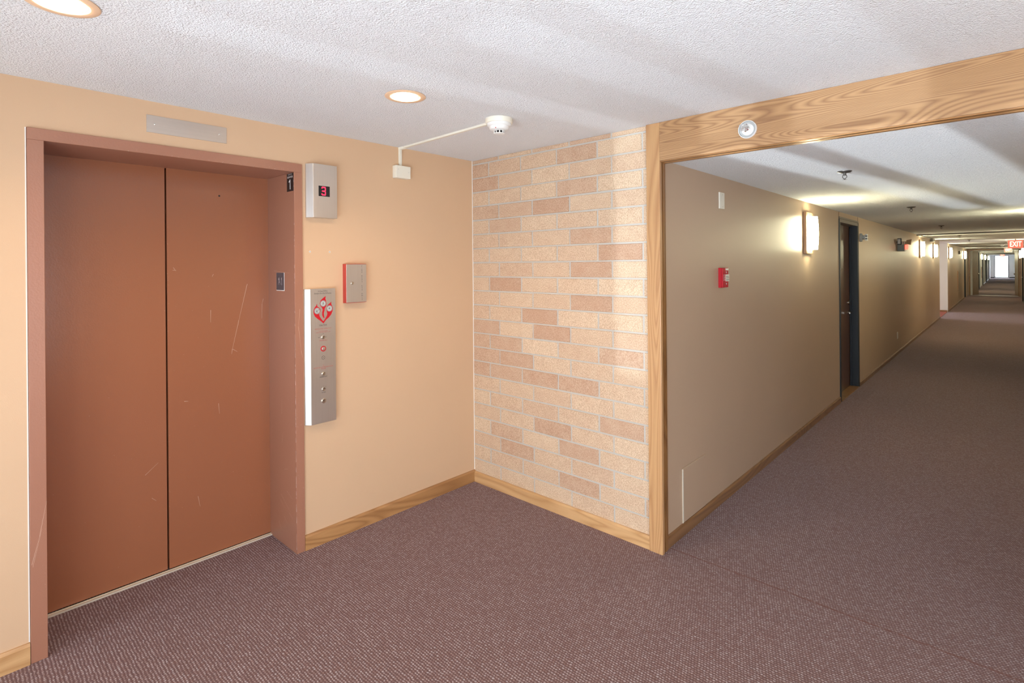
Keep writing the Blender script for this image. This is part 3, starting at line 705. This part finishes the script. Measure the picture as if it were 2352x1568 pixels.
# apartment door
dr = bpy.data.objects.new('door_1', None); COL.objects.link(dr); dr.location = (WX, (D0 + D1) / 2, 0); dr['kind'] = 'structure'
f = MB()
f.box(1.405, WX + .006, D0 + .001, D0 + .045, 0, 2.118); f.box(1.405, WX + .006, D1 - .045, D1 - .001, 0, 2.118)
f.box(WX + .0003, WX + .008, D0 - .022, D0 + .002, 0, 2.16, 0); f.box(WX + .0003, WX + .008, D1 - .002, D1 + .022, 0, 2.16, 0)
f.box(1.46, 1.478, D1 - .060, D1 - .045, 0, 2.11); f.box(1.46, 1.478, D0 + .045, D0 + .060, 0, 2.11)
f.build('door_frame', 'darkmetal', dr, bevel=.0015)
f = MB(); f.box(1.405, WX + .006, D0 + .001, D1 - .001, 2.119, 2.159); f.box(WX + .0003, WX + .009, D0 - .022, D1 + .022, 2.161, 2.185)
f.build('head_frame', 'greymetal', dr, bevel=.0015)
p = MB().box(1.415, 1.455, D0 + .047, D1 - .047, .012, 2.116).build('door_panel', 'darkwood', dr)
q = MB(); q.lathe([(.026, 0), (.026, .006), (.012, .009), (.010, .035)], (1.455, D1 - .12, .985), (1, 0, 0), 0, 18); q.tube([(1.490, D1 - .12, .985), (1.492, D1 - .235, .985)], .009); q.build('lever_handle', 'nickel', p)
q = MB(); q.lathe([(.027, 0), (.027, .010), (.018, .014), (0, .014)], (1.455, D1 - .12, 1.115), (1, 0, 0), 0, 18); q.build('deadbolt', 'nickel', p)
q = MB(); q.lathe([(.014, 0), (.013, .006), (.009, .010)], (1.455, (D0 + D1) / 2, 1.56), (1, 0, 0), 0, 14); q.build('peephole', 'nickel', p)
q = MB(); q.tube([(1.456, 4.62, 1.55), (1.470, 4.62, 1.55), (1.472, 4.63, 1.47)], .006); q.box(1.455, 1.458, 4.60, 4.66, 1.66, 1.73); q.build('door_knocker', 'nickel', p)
MB().box(1.41, WX + .012, D0 + .046, D1 - .046, .0005, .012).build('threshold', 'midwood', dr)
struct('trim_8', MB().box(WX + .0002, WX + .0025, D0 - .020, D0 - .014, 2.186, HC - .001).box(WX + .0002, WX + .0025, D1 + .010, D1 + .018, 2.186, HC - .001), 'oakedge', label='thin brown panel joints above the apartment door')

# round horn with two-hole face next to the door
t = thing('fire_horn', 'grey round fire horn with two holes right of the apartment door', 'alarm horn', (WX, 5.66, 1.97))
q = MB(); q.lathe([(.056, .0003), (.056, .018), (.050, .026), (.030, .030), (.028, .062), (.034, .066), (.036, .080), (.030, .084)], (WX, 5.66, 1.975), (1, 0, 0), 0, 26); q.build('body', 'grey', t)
q = MB(); q.box(WX + .084, WX + .088, 5.625, 5.675, 1.930, 2.018); q.box(WX + .060, WX + .086, 5.622, 5.628, 1.932, 2.016); q.build('socket_face', 'white', t, bevel=.002)
q = MB()
for z in (1.955, 1.99): q.cyl((WX + .088, 5.652, z), (1, 0, 0), .010, .001, 0, 12); q.cyl((WX + .075, 5.622, z), (0, -1, 0), .009, .001, 0, 12)
q.build('socket_holes', 'dark', t)['kind'] = 'stuff'

# emergency light with exit sign
ey = 8.98
t = thing('emergency_light', 'emergency light with two lamp heads over a small red exit sign on the left wall', 'emergency light', (WX, ey, 1.83))
MB().box(WX + .0003, WX + .105, ey - .03, ey + .17, 1.835, 1.955).build('battery_case', 'case', t, bevel=.003)
q = MB(); q.box(WX + .02, WX + .13, ey - .01, ey + .16, 1.950, 2.010)
q.build('lamp_bracket', 'sconce_metal', t, bevel=.004)
q = MB()
for a in range(3):
    for c in range(2): q.cyl((WX + .045 + a * .028, ey - .01, 1.966 + c * .026), (0, -1, 0), .009, .003, 0, 10)
q.build('led_lenses', 'signtext', t)
q = MB(); q.lathe([(.030, 0), (.036, .05), (.034, .056)], (WX + .035, ey - .04, 2.00), (0, -1, 0), 0, 18); q.box(WX + .004, WX + .066, ey - .060, ey - .03, 1.950, 2.065); q.build('lamp_head', 'black', t, bevel=.004)
q = MB(); q.box(WX + .014, WX + .056, ey - .100, ey - .096, 1.965, 2.050); q.build('lens', 'signtext', t)
q = MB(); q.hexa([(WX + .13, ey - .02, 1.965), (WX + .13, ey + .05, 1.965), (WX + .13, ey + .05, 2.03), (WX + .13, ey - .02, 2.03)],
       [(WX + .195, ey - .03, 1.945), (WX + .195, ey + .06, 1.945), (WX + .21, ey + .06, 2.045), (WX + .21, ey - .03, 2.045)]); q.build('lamp_head', 'sconce_metal', t, bevel=.003)
q = MB(); q.box(WX + .106, WX + .150, ey + .04, ey + .09, 1.868, 1.950); q.build('exit_sign_panel', 'signglow', t)

t = thing('electrical_outlet', 'ivory outlet plate low on the left hallway wall', 'outlet', (WX, 8.87, .27))
MB().box(WX + .0003, WX + .007, 8.83, 8.91, .275, .395).build('plate', 'ivory', t, bevel=.001)
for z in (.31, .36): MB().box(WX + .007, WX + .009, 8.855, 8.885, z - .012, z + .012).build('receptacle', 'white', t)

# ceiling pipe and end box
q = MB(); q.tube([(WX + .004, 11.70, HC - .017), (RX - .004, 11.55, HC - .017)], .014, 0, 10); q.tube([(WX + .1, 11.78, HC - .008), (RX - .004, 11.62, HC - .008)], .007, 0, 8)
tag(q.build('ceiling_pipe', 'greymetal', origin=(2.5, 11.62, HC)), 'dark pipe crossing the hallway ceiling above the emergency light', 'pipe')
q = MB(); q.box(WX + .0003, WX + .02, 11.8, 14.45, HC - .030, HC - .010); tag(q.build('wall_raceway', 'ivory', origin=(WX, 13, HC)), 'cable raceway high on the left wall leading to the grey box', 'raceway')
t = thing('door_contact_box', 'small grey box at the end of the raceway high on the left wall', 'electrical box', (WX, 14.55, 2.17))
q = MB(); q.box(WX + .0003, WX + .085, 14.46, 14.60, 2.155, 2.238); q.build('box', 'greymetal', t, bevel=.003); MB().box(WX + .060, WX + .088, 14.452, 14.46, 2.158, 2.235).build('cover_edge', 'white', t)

# exit signs
def exit_sign(x, y, z0, wd, ht, label, txt='EXIT'):
    t = thing('exit_sign', label, 'exit sign', (x, y, z0), 'red exit signs hung along the hallway')
    MB().box(x - wd / 2, x + wd / 2, y, y + .045, z0, z0 + ht).build('housing', 'white', t, bevel=.003)
    MB().box(x - wd / 2 + .012, x + wd / 2 - .012, y - .004, y - .0005, z0 + .012, z0 + ht - .012).build('face', 'exitface', t)
    q = MB(); text_mb(q, txt, ht * .86, (x, y - .004, z0 + ht * .5), XR, ZU, .003, 0, sx=wd / ht * .42, bold=.003); q.build('lettering', 'exitlet', t)
    q = MB(); q.tube([(x, y + .022, z0 + ht), (x, y + .022, HC - .001)], .012, 0, 10); q.build('stem', 'white', t)
exit_sign(3.150, 16.7, 1.975, .315, .225, 'nearest and largest red EXIT sign hanging from the hallway ceiling')
exit_sign(3.010, 29.3, 2.032, .26, .185, 'middle red EXIT sign, hung below and behind the largest one')
exit_sign(2.65, 60.0, 2.06, .30, .17, 'farthest small EXIT sign, in front of the far end window')
t = thing('emergency_light', 'twin-headed emergency light mounted left of the largest EXIT sign', 'emergency light', (2.93, 16.72, 2.10))
q = MB(); q.box(2.955, 2.992, 16.70, 16.75, 2.075, 2.115); q.build('arm', 'white', t)
q = MB(); q.lathe([(.018, 0), (.034, .05), (.034, .06)], (2.915, 16.73, 2.085), (-.5, -.8, -.2), 0, 16); q.lathe([(.018, 0), (.030, .04)], (2.95, 16.70, 2.090), (.2, -.9, -.2), 0, 16); q.build('lamp_head', 'white', t)

# ------------------------------------------------------------------ far hallway
def far_door(n, xw, y0, y1, side=1, mat='darkwood'):
    d = bpy.data.objects.new('door_%d' % n, None); COL.objects.link(d); d.location = (xw, (y0 + y1) / 2, 0); d['kind'] = 'structure'
    X = lambda a: xw + side * a
    bx = lambda mb, a, b2, ya, yb, z0, z1: mb.box(min(X(a), X(b2)), max(X(a), X(b2)), ya, yb, z0, z1)
    f = MB(); bx(f, .0003, .03, y0 - .05, y0, 0, 2.12); bx(f, .0003, .03, y1, y1 + .05, 0, 2.12); bx(f, .0003, .03, y0 - .05, y1 + .05, 2.12, 2.17); f.build('door_frame', 'darkmetal', d)
    f = MB(); bx(f, .0003, .008, y0, y1, .005, 2.12); p = f.build('door_panel', mat, d)
    f = MB(); bx(f, .008, .06, y0 + .07, y0 + .09, .98, 1.0); bx(f, .055, .065, y0 + .07, y0 + .19, .98, 1.0); f.build('lever_handle', 'nickel', p)
f = bpy.data.objects.new('door_2', None); COL.objects.link(f); f.location = (1.555, 29.05, 0); f['kind'] = 'structure'
q = MB(); q.box(1.40, 1.565, 28.552, 28.60, 0, 2.118); q.box(1.40, 1.565, 29.50, 29.548, 0, 2.118); q.box(1.40, 1.565, 28.60, 29.50, 2.07, 2.118); q.build('door_frame', 'darkmetal', f)
MB().box(1.46, 1.50, 28.602, 29.498, .005, 2.068).build('door_panel', 'darkwood', f)
far_door(3, 1.72, 38.6, 39.5); far_door(4, 1.72, 45.2, 46.1); far_door(5, 1.72, 53.4, 54.3); far_door(6, 1.72, 61.5, 62.4); far_door(7, RX, 26.7, 27.6, -1)

def leaf(name, hx, hy, ang, wd, label, lever_side):
    t = thing(name, label, 'fire door', (hx, hy, 0)); t['kind'] = 'structure'
    q = MB(); q.box(hx, hx + wd, hy - .022, hy + .022, .008, 2.16); p = q.build('door_panel', 'midwood', t)
    q = MB()
    for s_ in (-1, 1):
        q.cyl((hx + wd - .09, hy + s_ * .022, 1.02), (0, s_, 0), .028, .05, 0, 12); q.tube([(hx + wd - .09, hy + s_ * .065, 1.02), (hx + wd - .22, hy + s_ * .065, 1.02)], .012, 0, 8)
    q.build('lever_handle', 'nickel', p)
    t.rotation_euler = (0, 0, ang); del t['category']; del t['label']
    return t
leaf('door_8', 1.655, 31.70, math.radians(74), .88, 'left open wooden fire door', 1)
leaf('door_9', 3.365, 31.70, math.radians(97), .88, 'right open wooden fire door', -1)
q = MB(); q.box(1.60, 1.65, 31.39, 31.66, 0, 2.20); q.box(3.37, 3.42, 31.39, 31.66, 0, 2.20); q.box(1.65, 3.37, 31.39, 31.66, 2.165, 2.20)
struct('trim_9', q, 'midwood', label='brown frame of the fire doors')
struct('trim_10', MB().box(1.66, 3.36, 31.40, 31.56, .0005, .010), 'threshold', label='bright metal threshold of the fire doors')
for x, y, z0, z1, lb in [(1.555, 24.2, .55, 1.28, 'tall narrow extinguisher cabinet on the left wall before the fire doors'), (1.72, 43.7, .55, 1.28, 'tall narrow extinguisher cabinet far beyond the fire doors')]:
    t = thing('extinguisher_cabinet', lb, 'cabinet', (x, y, z0), 'extinguisher cabinets')
    MB().box(x + .0003, x + .03, y, y + .32, z0, z1).build('frame', 'sconce_metal', t, bevel=.002); MB().box(x + .0302, x + .034, y + .03, y + .29, z0 + .03, z1 - .03).build('door', 'greymetal', t)
t = thing('alarm_strobe', 'small dark alarm strobe high on the left wall before the fire doors', 'alarm strobe', (1.555, 25.0, 1.98))
MB().box(1.5553, 1.60, 24.95, 25.08, 1.94, 2.07).build('box', 'greymetal', t, bevel=.002); MB().box(1.6003, 1.615, 24.98, 25.05, 1.96, 2.0).build('lens', 'white', t)
# end window
wi = bpy.data.objects.new('window_1', None); COL.objects.link(wi); wi.location = (2.535, 68.05, 0); wi['kind'] = 'structure'
q = MB(); q.box(2.02, 2.07, 67.98, 68.1, .05, 2.2); q.box(3.0, 3.05, 67.98, 68.1, .05, 2.2); q.box(2.07, 3.0, 67.98, 68.1, 2.15, 2.2); q.box(2.07, 3.0, 67.98, 68.1, .05, .07); q.box(2.07, 3.0, 68.0, 68.06, .12, .15)
q.build('window_frame', 'darkmetal', wi); MB().box(2.07, 3.0, 68.06, 68.066, .15, 2.15).box(2.07, 3.0, 68.06, 68.066, .07, .12).build('pane', 'glass', wi)
# lobby windows behind the camera
for i, (a, b2, z0, z1) in enumerate(win + twin):
    wi = bpy.data.objects.new('window_%d' % (i + 2), None); COL.objects.link(wi); wi.location = ((a + b2) / 2, WY - .08, z0); wi['kind'] = 'structure'
    q = MB(); q.box(a, a + .012, WY - .1, WY - .06, z0, z1); q.box(b2 - .012, b2, WY - .1, WY - .06, z0, z1); q.box(a + .012, b2 - .012, WY - .1, WY - .06, z0, z0 + .012); q.box(a + .012, b2 - .012, WY - .1, WY - .06, z1 - .012, z1); q.build('window_frame', 'darkmetal', wi)
    if i == 0: MB().box(a + .012, b2 - .012, WY - .09, WY - .08, z0 + .012, z1 - .012).build('added_glow_pane', 'added_glow', wi)  # unseen self-glowing pane, added so the steel bevels reflect brightness
    if i >= len(win): MB().box(a + .012, b2 - .012, WY - .084, WY - .080, z0 + .012, z1 - .012).build('glare_dimming_pane', 'glare_dimmer', wi)  # added pane that only lets weakened glare through
for i, (a, b2) in enumerate(EW):
    wi = bpy.data.objects.new('window_%d' % (i + 12), None); COL.objects.link(wi); wi.location = (5.6, (a + b2) / 2, .5); wi['kind'] = 'structure'
    q = MB(); q.box(5.57, 5.63, a, a + .03, .5, 2.2); q.box(5.57, 5.63, b2 - .03, b2, .5, 2.2); q.box(5.57, 5.63, a + .03, b2 - .03, .5, .53); q.box(5.57, 5.63, a + .03, b2 - .03, 2.17, 2.2); q.build('window_frame', 'darkmetal', wi)

# ------------------------------------------------------------------ light
def area(name, loc, size, rot, power, col):
    l = bpy.data.lights.new(name, 'AREA'); l.shape = 'RECTANGLE'; l.size, l.size_y = size; l.energy = power; l.color = col
    o = bpy.data.objects.new(name, l); COL.objects.link(o); o.location = loc; o.rotation_euler = rot; return o
DAY = (.80, .905, 1.0)
for i, (a, b2, z0, z1) in enumerate(win):      # daylight thrown up by the bright ground outside
    if i: area('daylight_south', ((a + b2) / 2, WY - .18, (z0 + z1) / 2), (b2 - a, z1 - z0), (PI / 2 + math.radians(22), 0, 0), 58 * (b2 - a) * (z1 - z0), DAY)
for a, b2 in EW: area('daylight_east', (5.75, (a + b2) / 2, 1.35), (1.7, b2 - a), (0, PI / 2 + math.radians(15), 0), 70, DAY)
area('daylight_passage', (-2.4, 18.3, 1.2), (2.0, 2.2), (0, -PI / 2, 0), 120, (.95, .97, 1))
area('daylight_end', (2.535, 68.4, 1.2), (1.0, 2.1), (-PI / 2, 0, 0), 260, DAY)
s = bpy.data.lights.new('low_glare_off_snow', 'SUN'); s.energy = 6; s.angle = math.radians(.9); s.color = (.80, .92, 1)
o = bpy.data.objects.new('low_glare_off_snow', s); COL.objects.link(o); o.rotation_euler = Vector((.145, 1, .243)).to_track_quat('-Z', 'Y').to_euler(); o.location = (1, -9, 0)
for x, y in ((.929, -1.290), (.926, -2.535)):
    l = bpy.data.lights.new('downlight_lamp', 'SPOT'); l.energy = 26; l.color = (1, .68, .40); l.shadow_soft_size = .04; l.spot_size = math.radians(150); l.spot_blend = .6
    o = bpy.data.objects.new('downlight_lamp', l); COL.objects.link(o); o.location = (x, y, H - .04)

wd = bpy.data.worlds.new('World'); scn.world = wd; wd.use_nodes = True
bg = wd.node_tree.nodes['Background']; bg.inputs[0].default_value = (.82, .92, 1, 1); bg.inputs[1].default_value = 2.0

# ------------------------------------------------------------------ camera
a, r = .7477, -.0084
fw = Vector((-math.sin(a), math.cos(a), 0)); rt0 = Vector((math.cos(a), math.sin(a), 0)); up0 = Vector((0, 0, 1))
rt = rt0 * math.cos(r) + up0 * math.sin(r); up = up0 * math.cos(r) - rt0 * math.sin(r)
cam = bpy.data.cameras.new('camera'); co = bpy.data.objects.new('camera', cam); COL.objects.link(co)
mt = Matrix.Identity(4)
for i in range(3): mt[i][0] = rt[i]; mt[i][1] = up[i]; mt[i][2] = -fw[i]
mt[0][3], mt[1][3], mt[2][3] = 3.0009, -2.7967, 1.6415
co.matrix_world = mt
cam.sensor_width = 36; cam.lens = 1228.6247 / 2352 * 36; cam.shift_y = (609.1213 - 784) / 2352; cam.clip_end = 200; cam.clip_start = .02
scn.camera = co
vs = scn.view_settings; vs.view_transform = 'Standard'; vs.look = 'None'; vs.gamma = 1; vs.exposure = -.35; vs.use_curve_mapping = False
scn.cycles.use_denoising = True; scn.cycles.max_bounces = 8; scn.cycles.diffuse_bounces = 5
